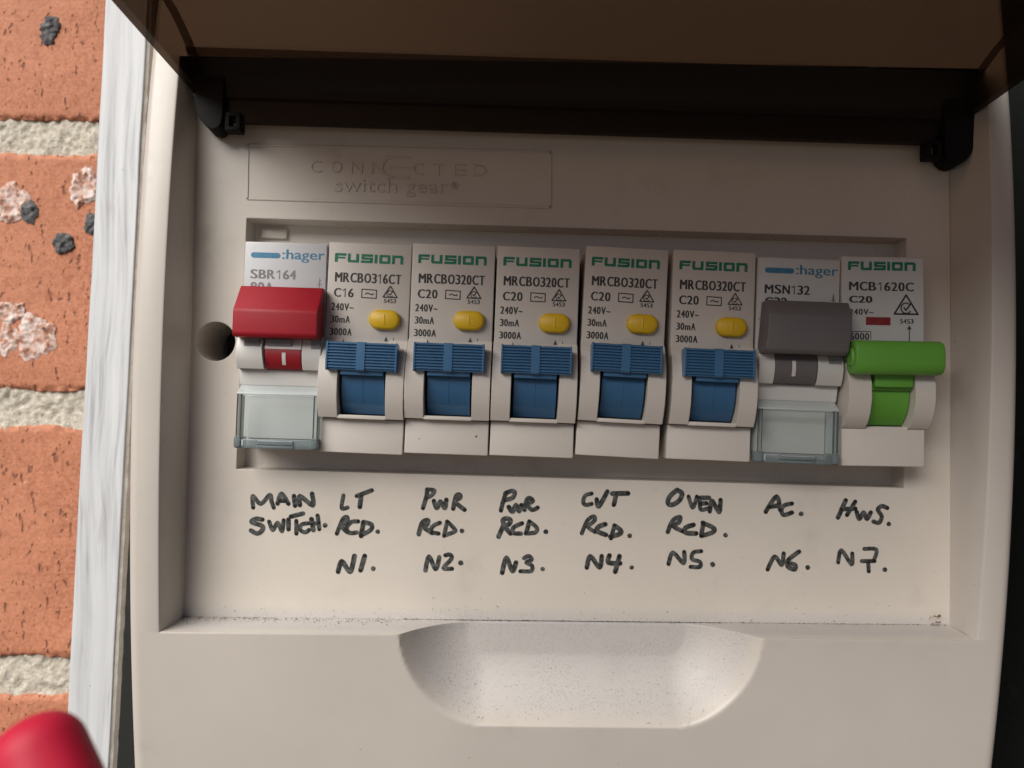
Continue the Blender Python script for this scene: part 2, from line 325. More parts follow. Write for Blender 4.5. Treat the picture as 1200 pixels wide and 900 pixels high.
NOTES = [
('MAIN SWITCH', [[(-68.37,-34.1),(-68.5,-31.66),(-66.79,-33.31),(-64.9,-31.36),(-64.48,-32.77),(-63.98,-34.05)],[(-63.18,-33.19),(-62.4,-31.07),(-60.85,-33.24)],[(-62.8,-32.57),(-61.38,-32.6)],[(-59.73,-31.55),(-59.43,-33.61)],[(-58.4,-33.47),(-58.44,-31.54),(-55.68,-33.51),(-55.87,-30.99)],[(-66.32,-36.65),(-67.74,-36.48),(-68.63,-37.19),(-66.42,-37.93),(-66.27,-38.83),(-67.41,-39.61),(-68.71,-38.99)],[(-64.89,-37.02),(-64.08,-38.8),(-63.08,-37.25),(-62.14,-39.04),(-61.81,-36.72)],[(-60.78,-36.58),(-60.73,-38.64)],[(-60.28,-35.93),(-57.71,-35.26)],[(-59.1,-36.82),(-59.03,-39.52)],[(-56.5,-37.3),(-57.92,-37.58),(-58.28,-38.61),(-57.24,-39.24),(-56.34,-38.71)],[(-55.88,-36.4),(-55.44,-38.7)],[(-54.61,-35.61),(-54.16,-38.56)],[(-55.73,-37.55),(-54.31,-37.15)],[(-52.96,-37.7)]]),
('LT RCD N1', [[(-49.14,-31.3),(-49.47,-34.01),(-48.19,-33.86)],[(-46.3,-31.39),(-43.09,-30.14)],[(-45.39,-31.38),(-45.61,-33.7)],[(-50.4,-39.42),(-49.17,-36.32),(-48.27,-35.92),(-48.26,-36.82),(-49.4,-37.73),(-48.47,-38.88),(-47.69,-39.26)],[(-45.93,-36.79),(-47.35,-36.94),(-48.36,-38.24),(-47.56,-39.26),(-46.14,-39.11)],[(-44.77,-36.91),(-45.23,-39.87)],[(-44.77,-36.91),(-43.08,-37.4),(-43.19,-38.56),(-45.23,-39.74)],[(-41.68,-38.93)],[(-49.97,-47.49),(-49.24,-45.3),(-47.79,-47.21),(-47.15,-47.07),(-46.56,-44.12)],[(-44.37,-44.09),(-45.21,-47.18)],[(-42.51,-46.76)]]),
('PWR RCD N2', [[(-32.11,-33.8),(-31.38,-31.22),(-31.27,-29.8)],[(-31.27,-29.8),(-29.71,-30.03),(-30.35,-31.07),(-31.37,-31.6)],[(-29.81,-32.23),(-29.14,-33.77),(-28.38,-32.34),(-27.46,-33.75),(-27.1,-31.94)],[(-25.64,-33.85),(-25.04,-31.14),(-24.26,-30.87),(-24.25,-31.52),(-25.28,-32.3),(-23.18,-34.08)],[(-32.92,-39.34),(-32.19,-36.89),(-31.03,-36.36),(-31.15,-37.27),(-31.92,-37.79),(-30.09,-39.05)],[(-28.44,-36.85),(-29.98,-37.64),(-30.22,-38.8),(-28.66,-39.17)],[(-26.89,-36.57),(-27.49,-39.67)],[(-26.89,-36.57),(-25.32,-38.1),(-25.31,-38.74),(-27.36,-39.54)],[(-23.68,-38.52)],[(-31.37,-47.02),(-30.65,-44.07),(-29.19,-46.74),(-28.45,-44.17)],[(-27.17,-43.77),(-26.14,-43.63),(-25.87,-44.53),(-27.51,-46.47),(-25.7,-46.58)],[(-23.86,-45.35)]]),
('PWR RCD N3', [[(-15.41,-34.12),(-14.92,-32.05),(-14.29,-30.24)],[(-14.55,-30.5),(-13.26,-29.92),(-12.48,-30.22),(-12.98,-31.38),(-14.66,-31.92)],[(-13.74,-33.33),(-12.95,-34.35),(-12.19,-32.92),(-11.52,-34.2),(-11.02,-32.91)],[(-10.36,-33.93),(-9.99,-31.99),(-9.35,-31.34),(-8.57,-31.98),(-9.6,-32.76),(-8.8,-33.91),(-7.51,-33.38)],[(-15.85,-39.66),(-14.85,-37.21),(-14.99,-36.18),(-14.22,-35.78),(-13.31,-36.16),(-13.69,-37.06),(-14.59,-37.46),(-13.27,-38.99)],[(-10.84,-36.77),(-12.64,-37.69),(-12.76,-38.85),(-11.07,-38.96)],[(-9.29,-36.37),(-9.91,-38.69)],[(-9.29,-36.37),(-7.72,-37.64),(-7.97,-38.67),(-10.04,-38.95)],[(-5.72,-38.52)],[(-14.98,-47.35),(-14.11,-44.14),(-12.79,-46.94),(-12.03,-45.14)],[(-10.36,-44.22),(-9.34,-43.7),(-8.68,-44.46),(-9.84,-45.11),(-8.61,-45.74),(-8.78,-46.9),(-11.11,-46.98)],[(-6.33,-46.44)]]),
('C/T RCD N4', [[(4.02,-30.26),(2.65,-30.74),(2.21,-32.11),(2.82,-32.71),(4.04,-32.45)],[(5.1,-31.47),(5.57,-32.98),(7.38,-29.77)],[(8.45,-30.21),(11.81,-30.11)],[(9.28,-30.35),(8.78,-32.64)],[(1.97,-38.78),(3.16,-36.04),(4.52,-35.12),(4.69,-36.02),(3.33,-37.4),(4.86,-38.45)],[(6.98,-36.75),(5.46,-37.38),(5.32,-38.29),(7.15,-39.03)],[(8.97,-37.03),(8.23,-39.77)],[(8.97,-37.03),(10.35,-38.08),(10.05,-38.84),(8.07,-39.38)],[(12.25,-39.15)],[(3.1,-46.03),(3.84,-43.6),(5.84,-46.0),(6.28,-43.57)],[(7.95,-43.4),(7.72,-44.92),(10.25,-45.04)],[(10.09,-43.53),(9.2,-46.86)],[(12.72,-45.92)]]),
('OVEN RCD N5', [[(22.36,-29.28),(20.84,-30.67),(20.39,-32.04),(21.31,-32.49),(22.83,-31.56),(23.44,-30.03),(22.36,-29.28)],[(24.82,-30.62),(25.75,-33.04),(26.65,-30.6)],[(27.27,-30.9),(29.26,-30.88)],[(27.27,-30.9),(27.43,-33.33),(28.81,-33.22)],[(27.42,-32.11),(28.65,-32.04)],[(29.42,-33.76),(29.87,-31.48),(31.41,-33.89),(31.71,-31.3)],[(20.42,-38.27),(21.48,-35.83),(23.0,-35.05),(22.86,-36.12),(21.64,-37.04),(23.63,-38.08)],[(25.91,-36.69),(24.24,-37.31),(24.24,-38.37),(26.53,-38.5)],[(28.05,-36.36),(27.6,-38.94)],[(27.9,-36.21),(30.35,-37.39),(29.89,-38.31),(27.61,-39.0)],[(32.8,-38.79)],[(20.61,-45.07),(21.52,-42.64),(23.82,-44.89),(23.96,-42.47)],[(27.62,-42.27),(25.94,-42.59),(25.64,-43.96),(27.32,-44.55),(27.33,-45.6),(25.34,-45.63)],[(30.07,-45.06)]]),
('AC N6', [[(41.46,-33.73),(43.8,-30.41),(44.58,-33.28)],[(42.43,-32.62),(44.22,-32.33)],[(47.11,-31.88),(45.46,-32.31),(44.85,-33.28),(45.32,-34.36),(47.11,-33.8)],[(49.1,-34.05)],[(41.89,-46.0),(43.4,-43.26),(44.91,-45.01),(45.32,-42.56)],[(48.63,-42.11),(46.23,-44.04),(46.29,-45.41),(47.66,-45.93),(47.8,-44.98),(46.29,-44.59)],[(50.5,-45.49)]]),
('HWS N7', [[(57.04,-34.78),(58.71,-31.06)],[(58.97,-34.21),(60.78,-31.31)],[(57.74,-32.99),(60.77,-32.82)],[(61.05,-33.5),(61.59,-35.0),(62.56,-33.62),(63.25,-34.98),(64.08,-33.6)],[(67.68,-32.6),(66.44,-32.2),(65.6,-33.03),(66.48,-34.39),(65.87,-35.77),(64.63,-35.51)],[(67.97,-36.02)],[(57.02,-44.33),(57.72,-41.73),(59.91,-44.71),(60.06,-42.39)],[(62.68,-41.4),(65.29,-41.51),(64.73,-43.84)],[(62.12,-44.0),(64.87,-43.97)],[(63.49,-44.26),(63.62,-46.16)],[(67.07,-45.77)]])]
ROLL = 0.0162          # the insert and the breakers sit slightly crooked in the box

# ================================================================== GROUND far below the box
b = MB(); b.quadgrid([[(-30000, -40000, 0), (30000, -40000, 0)], [(-30000, 400, 0), (30000, 400, 0)]])
gm, gt, gb = newmat('dry_earth'); gb.inputs['Roughness'].default_value = 0.9
gt.links.new(ramp(gt, noi(gt, objcoord(gt), 2.0, 6, 0.6), [(0.3, (0.075, 0.052, 0.034)), (0.7, (0.12, 0.085, 0.055))]), gb.inputs['Base Color'])
o = b.build('ground', gm, kind='structure'); o.location = (0, 0, -1.4)

# ================================================================== BRICK WALL (80 mm behind the insert)
wall = empty('brick_wall', 'orange-red clay brick wall with thick sandy mortar joints at the left edge', 'wall', (0, 80, -130))
WZ = -130.0
def brick_mesh(zc, h, fine, seed, x0, x1):
    b = MB()
    if fine:
        xs = [x0] + [x for x in [x0 + 4 + 6*i for i in range(60)] if x < -192] + [-191 + 0.6*i for i in range(141)] + [x for x in [-100 + 6*i for i in range(60)] if x < x1 - 3] + [x1]
    else: xs = [x0 + (x1-x0)*i/23 for i in range(24)]
    nz = 126 if fine else 9
    rows = []
    for k in range(nz + 1):
        z = -h/2 + h*k/nz; row = []
        for x in xs:
            q = Vector((x*0.05, seed, z*0.05)); edge = max(0.0, 1 - min(h/2 - abs(z), x - x0, x1 - x)/2.2)
            y = -0.8 * noise.noise(q) - 0.13 * noise.noise(q*6) + 1.5 * edge**2 * (0.6 + 0.9*noise.noise(q*9))
            zz = z + (0.9 * noise.noise(Vector((x*0.11, seed, 4 + math.copysign(1, z)))) if abs(z) > h/2 - 1 else 0)
            row.append((x, y, zz))
        rows.append(row)
    b.quadgrid(rows)
    # the four sides
    for row in (rows[0], rows[-1]): b.quadgrid([row, [(p[0], 60, p[2]) for p in row]])
    for j in (0, -1): col = [r_[j] for r_ in rows]; b.quadgrid([col, [(p[0], 60, p[2]) for p in col]])
    return b
rows_z = [(-147.5, 75.5, 1), (-57.0 + 1.2, 72.3, 0), (29.95, 76.2, 1), (117.1, 76.0, 0), (204.5, 76, 1), (-234.5, 76, 0)]
rows_z[0] = (-141.7, 75.6, 1)
rows_z[5] = (-229, 76, 0)
shared = None; bricks = {}
for i, (zc, h, par) in enumerate(rows_z):
    x0 = -260 if par else -350
    for j in range(4):
        xa = x0 + 240*j; vis = (xa < -150 < xa + 230) and i < 4
        if vis:
            o = brick_mesh(zc, h, True, i*3.7, xa, xa + 230).build('brick', M['brick'], wall, ang=60, normals=True)
            o.location = Vector((0, 0, zc - WZ)) * MM; bricks[i] = o
        else:
            if shared is None:
                o = brick_mesh(0, 76, False, 9.1, 0, 230).build('brick', M['brick'], wall, ang=60); shared = o.data
            else:
                o = bpy.data.objects.new('brick', shared); sc.collection.objects.link(o); o.parent = wall
            o.location = Vector((xa, 0, zc - WZ)) * MM
b = MB()
rows = []
for k in range(0, 401):
    z = -180 + 0.85*k
    rows.append([(-194 + 0.8*i, 1.3 - 0.8*noise.noise(Vector((i*0.11, k*0.11, 3))) - 0.8*noise.noise(Vector((i*0.42, k*0.42, 8))) - 0.6*noise.noise(Vector((i*0.9, k*0.9, 1))), z - WZ) for i in range(120)])
b.quadgrid(rows)
b.box(-345, -194, 3, 40, -136, 370); b.box(-98.8, 600, 3, 40, -136, 370)
b.build('mortar', M['mortar'], wall, ang=70, merge=False)
def crust(bi, x, z, rx, rz, mat, seed, name, ring):
    bb = bricks[bi]; zc = rows_z[bi][0]
    mb = MB(); N = 72; K = 18; P = []
    for k in range(K + 1):
        r = k / K; row = []
        for i in range(N + 1):
            a = 2*math.pi*(i % N)/N
            e = 1 + 0.38*noise.noise(Vector((math.cos(a)*1.4, math.sin(a)*1.4, seed))) + 0.22*noise.noise(Vector((math.cos(a)*4, math.sin(a)*4, seed + 5)))
            X = x + rx*r*e*math.cos(a); Z = z - zc + rz*r*e*math.sin(a)
            prof = (1 - r**4) * (0.9 if not ring else 0.25 + 1.1*math.exp(-((r-0.72)/0.2)**2))
            y = -0.15 - prof*(0.45 + 0.7*noise.noise(Vector((X*0.7, Z*0.7, seed)))) + (1.8 if k == K else 0)
            row.append((X, y, Z))
        P.append(row)
    mb.quadgrid(P); mb.build(name, mat, bb, ang=50)
crust(3, -163.4, 110.0, 3.4, 3.2, M['char'], 1.0, 'dark_spot', False)
crust(3, -164.6, 106.2, 2.6, 3.0, M['char'], 1.7, 'dark_spot', False)
crust(2, -173.7, 51.6, 5.6, 6.6, M['crust'], 2.0, 'pale_crust', True)
crust(2, -168.4, 49.2, 3.3, 3.6, M['char'], 3.0, 'dark_spot', False)
crust(2, -151.3, 57.2, 4.6, 7.0, M['crust'], 4.0, 'pale_crust', True)
crust(2, -148.6, 45.4, 2.4, 3.4, M['char'], 5.0, 'dark_spot', False)
crust(2, -157.0, 39.2, 3.7, 3.1, M['char'], 6.0, 'dark_spot', False)
crust(2, -173.3, 17.0, 5.0, 3.8, M['crust'], 7.0, 'pale_crust', True)
crust(2, -165.0, 8.9, 7.2, 7.4, M['crust'], 8.0, 'pale_crust', True)
crust(2, -173.8, 8.0, 3.0, 5.6, M['crust'], 8.8, 'pale_crust', False)

# ================================================================== WHITE BOARD + BLACK BACKING
bd = empty('white_board', 'narrow white painted timber board with grey brush marks beside the brick wall', 'board', (0, 25, -150))
b = MB()
def bL(z): return -115.75 + 0.0215*z
rows = []
for k in range(161):
    z = -150 + 2.0*k; row = []
    for i in range(13):
        x = bL(z) + 10.2*i/12 + (0.12*noise.noise(Vector((z*0.05, 0, 2))) if i in (0, 12) else 0)
        row.append((x, -5 - 0.35*noise.noise(Vector((x*0.35, z*0.018, 1))), z + 150))
    rows.append(row)
b.quadgrid(rows)
for j in (0, -1):
    col = [r_[j] for r_ in rows]; b.quadgrid([col, [(p[0], -2.2, p[2]) for p in col]])
b.quadgrid([[(r_[0][0], -2.2, r_[0][2]) for r_ in rows], [(r_[-1][0], -2.2, r_[-1][2]) for r_ in rows]])
b.build('painted_face', M['board'], bd, ang=40)
b = MB(); P = []
for k in range(161):
    z = -150 + 2.0*k; n_ = 0.25*noise.noise(Vector((z*0.3, 5, 0)))
    P.append([(bL(z) + 10.25, -4.6, z+150), (bL(z) + 10.9 + n_, -4.2, z+150), (bL(z) + 11.1 + n_, -3.0, z+150), (bL(z) + 11.0 + n_, -2.2, z+150), (bL(z) + 9, -2.1, z+150)])
b.quadgrid(P); b.build('chipped_edge', M['boardedge'], bd, ang=40)
b = MB(); b.box(-131.5, 420, 0, 12, 0, 420)
o = b.build('backing_panel', M['backing']); o.location = (0, 0.062, -0.18)
o['label'] = 'near-black panel that the distribution box is mounted on, seen right of the box'; o['category'] = 'panel'
b = MB(); b.box(0, 14, -95, -0.5, 0, 520)  # added side panel, keeps light from the right off the box
o = b.build('added_side_block', M['backing']); o.location = (0.112, 0.062, -0.24)
o['label'] = 'near-black panel added to block light from the right, standing out from the backing'; o['category'] = 'panel'

# ================================================================== DISTRIBUTION BOX
box = empty('distribution_box', 'off-white plastic electrical distribution box with its smoky lid lifted open', 'switchboard', (0, 60, -100))
OFF = Vector((0, -60, 100)) * MM
def put(o, roll=0.0):
    o.location = OFF; o.rotation_euler = (0, roll, 0); return o
def rim_y(z): return -12.4 + 0.00096*(z + 8)**2
def xRi(z): return 80.7 + (z + 57.75)*0.0345
def xRo(z): return 86.8 + (z + 70)*0.0265
XLI, XLO = -83.1, -89.7
ZB, ZT = -57.75, 60.0
def scoop(x, z):
    u = max(0.0, 1 - (36.4 - abs(x - 1.0))/17.0); v = max(0.0, 1 - (z + 76.4)/18.6)
    if abs(x - 1.0) > 36.4 or z < -76.4: return 0.0
    q = (u**1.8 + v**1.8)**(1/1.8)
    if q >= 1: return 0.0
    return 10.0 * (1 - q**2.3)**1.0
def arc_out(x, y, sgn, r=2.2):   # rounded outer edge and side wall
    pts = [(x - sgn*r*(1 - math.sin(math.pi/2*k/5)), y + r*(1 - math.cos(math.pi/2*k/5))) for k in range(6)]
    return pts + [(x, 20.0), (x - sgn*0.5, 50.0)]
b = MB(); rows = []
zs = [-112, -108, -104, -100] + [-97 + 3*i for i in range(6)] + [-80 + 0.5*i for i in range(44)] + [-58.0, ZB]
def bottom_y(x, z):
    y = rim_y(z); d = scoop(x, z)
    y2 = y + d
    return min(y2, -0.25 + 0.0*x)
ym = []
for z in zs:
    xo = xRo(z) - 2.2; xi0 = XLO + 2.2
    n = 350; row = []
    left = arc_out(XLO, rim_y(z), -1); right = arc_out(xRo(z), rim_y(z), 1)
    row += [(p[0], p[1], z) for p in left[::-1]]
    for i in range(1, n): x = xi0 + (xo - xi0)*i/n; row.append((x, bottom_y(x, z), z))
    row += [(p[0], p[1], z) for p in right]
    rows.append(row)
b.quadgrid(rows)
b.quadgrid([[(p[0], 50, p[2]) for p in rows[0]], rows[0]])
# ledge behind the bottom rim
top = [p for p in rows[-1] if XLI - 0.4 <= p[0] <= xRi(ZB) + 0.3]
top = [(XLI, bottom_y(XLI, ZB), ZB)] + [p for p in top if XLI + .2 < p[0] < xRi(ZB) - .2] + [(xRi(ZB), bottom_y(xRi(ZB), ZB), ZB)]
def lerp(a, c, t): return a + (c - a)*t
backL, backR = -82.5, 80.95
led = [top, [(p[0]*0.999, lerp(p[1], 0.6, 0.5), ZB + 0.18) for p in top], [(lerp(backL, backR, (p[0]-XLI)/(xRi(ZB)-XLI)), 0.6, ZB + 0.40) for p in top]]
b.quadgrid(led)
# left and right strips, with inner walls
zz = [ZB + (ZT - ZB)*i/60 for i in range(61)]
L = []; Rr = []
for z in zz:
    y = rim_y(z)
    l = [(p[0], p[1], z) for p in arc_out(XLO, y, -1)[::-1]] + [(XLI - 0.5, y, z), (XLI - 0.15, y + 0.12, z), (XLI, y + 0.5, z), (lerp(XLI, backL, 0.5), y/2, z), (backL, 0.6, z)]
    xi = xRi(z); xb = min(81.6, backR + (z + 57.75)*0.012)
    r_ = [(p[0], p[1], z) for p in arc_out(xRo(z), y, 1)[::-1]] + [(xi + 0.5, y, z), (xi + 0.15, y + 0.12, z), (xi, y + 0.5, z), (lerp(xi, xb, 0.5), y/2, z), (xb, 0.6, z)]
    L.append(l); Rr.append(r_)
b.quadgrid(L); b.quadgrid(Rr)
# top strip above the hinge
T = []
for z in (ZT, 66, 74, 82, 90):
    y = rim_y(z)
    T.append([(p[0], p[1], z) for p in arc_out(XLO, y, -1)[::-1]] + [(-60 + 30*i, y, z) for i in range(5)] + [(p[0], p[1], z) for p in arc_out(xRo(z), y, 1)])
b.quadgrid(T); b.quadgrid([T[-1], [(p[0], 50, 90) for p in T[-1]]])
b.quadgrid([[(p[0], p[1], ZT) for p in T[0] if XLI < p[0] < 83], [(p[0], 0.6, ZT) for p in T[0] if XLI < p[0] < 83]])
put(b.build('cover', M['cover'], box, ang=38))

# ---- insert panel with trough and screw hole
ca, sa = math.cos(ROLL), math.sin(ROLL)
def ra(x, z): return (x*ca + z*sa, -x*sa + z*ca)
W, H = 71.75, 27.1
def fill(loops, y, b, back=False):
    es = []
    for lp in loops:
        vs_ = [b.bm.verts.new((p[0], y, p[1])) for p in lp]
        for i in range(len(vs_)): es.append(b.bm.edges.new((vs_[i], vs_[(i+1) % len(vs_)])))
    bmesh.ops.triangle_fill(b.bm, use_beauty=True, edges=es)
outer = [(-82.55, -57.35), (81.0, -57.35), (81.6, 0), (81.6, 59.9), (-82.55, 59.9)]
wl = [ra(-W, -H), ra(W, -H), ra(W, H), ra(-W, H)]
hc = (-77.3, 1.4); hole = [(hc[0] + 4.25*math.cos(2*math.pi*i/40), hc[1] + 4.25*math.sin(2*math.pi*i/40)) for i in range(40)]
b = MB(); fill([outer, wl, hole], 0.0, b)
hr = [[(p[0], 0, p[1]) for p in hole + hole[:1]], [(p[0], 0.35, p[1]) for p in hole + hole[:1]], [(hc[0] + (p[0]-hc[0])*.97, 16, hc[1] + (p[1]-hc[1])*.97) for p in hole + hole[:1]]]
b.quadgrid(hr)
TD = 5.2
w2 = [ra(-W + .15, -H + .15), ra(W - .15, -H + .15), ra(W - .15, H - .15), ra(-W + .15, H - .15)]
b.quadgrid([[(p[0], 0, p[1]) for p in wl + wl[:1]], [(p[0], TD, p[1]) for p in w2 + w2[:1]]])
ap = [ra(-70.2, -20.0), ra(72.4, -20.0), ra(72.4, 20.5), ra(-70.2, 20.5)]
ap = [ra(-70.2, -20.0), ra(70.9, -20.0), ra(70.9, 20.5), ra(-70.2, 20.5)]
fill([w2, ap], TD, b)
b.quadgrid([[(p[0], TD, p[1]) for p in ap + ap[:1]], [(p[0], TD + 2, p[1]) for p in ap + ap[:1]]])
insert = put(b.build('insert_panel', M['panel'], box, ang=30))
# raised tab added to stand for a bright highlight in the trough corner
b = MB(); b.box(-70.0, -64.2, 4.3, TD - .02, 23.8, 26.0, 0.2)
o = b.build('highlight_tab', M['panel'], insert); o.rotation_euler = (0, ROLL, 0)
# embossed frame and lettering
b = MB(); fr_ = [(-71.4, 44.3), (-5.6, 43.7), (-5.5, 31.5), (-71.3, 32.5)]
for i in range(4):
    a_, c_ = Vector(fr_[i]), Vector(fr_[(i+1) % 4]); d = (c_-a_).normalized(); n_ = Vector((-d.y, d.x))*0.28
    b.py([tuple(a_+n_), tuple(a_-n_), tuple(c_-n_), tuple(c_+n_)], -0.12, 0.1)
b.build('embossed_frame', M['panel'], insert)
b = MB()
let = 'CONN CTED'; x = -58.0; step = (58.0-18.1)/9.0
for i, ch in enumerate(let):
    if ch == ' ': continue
    xa = x + step*i; wd_ = 3.1
    b.text(ch, xa, xa + wd_, 38.45 - 0.009*(xa+58), 41.0 - 0.009*(xa+58), -0.01, 0.1)
ex = x + step*4
for zz_, x0_, x1_ in ((42.0, ex - 1.2, ex + 4.2), (39.7, ex - 0.4, ex + 5.4), (37.6, ex - 0.6, ex + 4.0)):
    b.py([(x0_, zz_ + .22), (x0_, zz_ - .22), (x1_, zz_ - .34), (x1_, zz_ + .1)], -0.12, 0.1)
cpts = smooth_curve([(ex + 0.6, 42.1), (ex - 1.2, 41.3), (ex - 1.9, 39.8), (ex - 1.3, 38.3), (ex + 0.4, 37.5)], 6)
for i in range(len(cpts)-1):
    a_, c_ = cpts[i], cpts[i+1]; d = (c_-a_).normalized(); n_ = Vector((-d.y, d.x))*0.25
    b.py([tuple(a_+n_), tuple(a_-n_), tuple(c_-n_), tuple(c_+n_)], -0.11 - 0.002*i, 0.1)
b.text('switch gear', -52.4, -27.8, 33.3, 37.3, -0.01, 0.1)
b.text('®', -27.2, -25.6, 35.2, 36.8, -0.01, 0.1)
b.build('embossed_lettering', M['panel'], insert, ang=30, merge=False)
b = MB(); b.box(-81, 80, 17, 19, -55, 58)
put(b.build('inner_shade_sheet', M['dark'], box))  # dark sheet standing for the shade inside the box, behind the gaps
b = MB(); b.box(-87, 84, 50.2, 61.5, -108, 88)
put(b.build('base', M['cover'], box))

# ---- handwriting
for nm, strokes in NOTES:
    b = MB()
    for st in strokes:
        wd_ = random.uniform(0.86, 1.06)
        if len(st) == 1:
            b.k += 1; n_ = 11; x, z = st[0]; rr_ = random.uniform(0.48, 0.58)
            b.bm.faces.new([b.bm.verts.new((x + rr_*(1+random.uniform(-.1, .1))*math.cos(2*math.pi*i/n_), -0.02 - 0.001*(b.k % 60), z + rr_*(1+random.uniform(-.1, .1))*math.sin(2*math.pi*i/n_))) for i in range(n_)])
        else:
            b.ribbon(smooth_curve(st, 4), wd_, -0.02)
            for e_ in (st[0], st[-1]):
                if random.random() < 0.75:
                    b.k += 1; b.disc(e_[0] + random.uniform(-.05, .05), e_[1] + random.uniform(-.05, .05), wd_*random.uniform(.30, .42), -0.096 - 0.001*(b.k % 20)); b.bm.faces.ensure_lookup_table(); b.bm.faces[-1].material_index = 1
    o = b.build('handwritten_note', M['marker'], insert, merge=False, normals=False, label='"%s" in black marker' % nm)
    o.data.materials.append(M['wetink'])

# ---- smoky lid, lifted open about its hinge
def vmain(u): return 56.8 + 9.0*(1 - abs((u - 54)/54)**4)
def vedge(u): return 52.2 + 0.043*u
b = MB(); US = [0.0, 1, 2.5, 4.5, 7, 10, 14, 19, 26, 34, 44, 54, 64, 74, 82, 89, 94, 98, 101, 103.5, 105.5, 107]
def shell(u, k): return (u, vmain(u) + k)
TH = 1.8; XL, XR = -82.3, 82.6
nx = 12
def xs_(i): return XL + (XR - XL)*i/nx
inner = [[(xs_(i), -4.0 - u, vmain(u)) for i in range(nx+1)] for u in US]
outr = [[(xs_(i), -4.0 - u, vmain(u) + TH) for i in range(nx+1)] for u in US]
fil = [(0.0, 51.5), (0.05, 53.0), (0.35, 54.3), (1.0, 55.6), (2.0, 56.8), (3.4, 58.2), (5.2, 59.6)]
b.quadgrid([[(xs_(i), -5.0 - u, v) for i in range(nx+1)] for u, v in fil])
b.quadgrid(inner); b.quadgrid(outr)
b.quadgrid([inner[-1], outr[-1]]); b.quadgrid([inner[0], outr[0]])
for xa, xb in ((XL, XL + TH), (XR, XR - TH)):
    A_ = [(xa, -4.0 - u, vmain(u) + TH) for u in US]; B_ = [(xa, -4.0 - u, vedge(u)) for u in US]
    C_ = [(xb, -4.0 - u, vedge(u)) for u in US]; D_ = [(xb, -4.0 - u, vmain(u)) for u in US]
    b.quadgrid([A_, B_, C_, D_])
b.quadgrid([[(XL+TH, -4.0-107, vmain(107)), (XR-TH, -4.0-107, vmain(107))], [(XL+TH, -4.0-107, vedge(107)), (XR-TH, -4.0-107, vedge(107))]])
# hinge-side lip hanging in front of the insert
b.quadgrid([[(XL + TH, -4.0, 57.4), (XR - TH, -4.0, 57.4)], [(XL + 8, -4.6, 46.5), (XR - 8, -4.6, 46.5)], [(XL + 8, -2.8, 46.5), (XR - 8, -2.8, 46.5)], [(XL + TH, -2.4, 57.4), (XR - TH, -2.4, 57.4)]])
lid = put(b.build('lid', M['lid'], box, ang=40, label='smoky brown see-through lid, lifted open'), ROLL)
for s_ in (-1, 1):
    b = MB()
    if s_ < 0: ol = [(-81.8, 57), (-81.8, 50), (-81.2, 47.6), (-80.0, 45.6), (-78.7, 44.4), (-77.5, 44.0), (-76.5, 44.4), (-75.8, 45.3), (-75.5, 46.9), (-75.5, 57)]
    else: ol = [(76.3, 57), (76.4, 44.6), (77.0, 42.9), (78.2, 41.9), (79.6, 41.7), (81.0, 42.3), (82.2, 44.0), (83.2, 46.6), (84.4, 48.8), (85.4, 50.2), (85.6, 57)]
    b.py(ol, -6.0, -1.0, 0.05)
    o = b.build('hinge_arm', M['black'], lid)
    b = MB(); cxs, cz_ = (-73.6, 46.2) if s_ < 0 else (74.6, 44.9)
    x0_, x1_ = cxs - 1.6, cxs + 1.6
    for q in ((cz_ + 1.1, cz_ + 1.9), (cz_ - 1.9, cz_ - 1.1)): b.box(x0_, x1_, -5.6, -2.6, q[0], q[1], 0.1)
    b.box(x0_, x0_ + .9, -5.6, -2.6, cz_ - 1.2, cz_ + 1.2); b.box(x1_ - .9, x1_, -5.6, -2.6, cz_ - 1.2, cz_ + 1.2)
    b.build('hinge_clip', M['black'], lid)
    b = MB(); b.box(cxs - .6, cxs + .6, -3.6, -2.6, cz_ - 1.0, cz_ + 1.0)
    b.build('hinge_pin', M['panel'], lid)
# dirt lying on the ledge and in the finger scoop
b = MB()
def grain(x, y, z, r):
    vs_ = [b.bm.verts.new((x + r*random.uniform(-1, 1), y - r*random.uniform(0, 1), z + r*random.uniform(-.4, .8))) for _ in range(4)]
    for t_ in ((0, 1, 2), (0, 2, 3), (0, 3, 1), (1, 3, 2)): b.bm.faces.new([vs_[i] for i in t_])
for i in range(2200):
    x = random.uniform(-82, 80); dens = 1.0 if x < -38 else 0.55
    if random.random() > dens: continue
    grain(x, -abs(random.gauss(0, 1.8 if x < -36 else 0.25)) - .05, ZB + 0.42, random.choice((.08, .10, .13, .16, .24)))
for i in range(1100):
    x = random.uniform(-33, 35); z = -76 + abs(random.gauss(0, 6))
    if z > -58.2 or scoop(x, z) < 0.6: continue
    grain(x, bottom_y(x, z) - 0.02, z, random.choice((.07, .09, .12, .17)))
for i in range(170):
    grain(random.uniform(-80, 78), -0.02, -57.3 + abs(random.gauss(0, 2.2)), random.choice((.08, .12, .2)))
o = b.build('dirt_grains', M['grit'], merge=False, kind='stuff')
o['label'] = 'fine dark grit scattered along the bottom ledge and in the finger scoop'; o['category'] = 'dirt'
b = MB(); 
for i in range(9): b.k += 1; grain(77.4 + random.uniform(-.9, 1.2), -0.5 - random.uniform(0, .6), -56.9 + 0.22*i + random.uniform(-.2, .2), 0.75)
o = b.build('brown_crumb', M['crumb'], merge=False)
o['label'] = 'tiny brown leaf crumb in the bottom right corner of the recess'; o['category'] = 'debris'

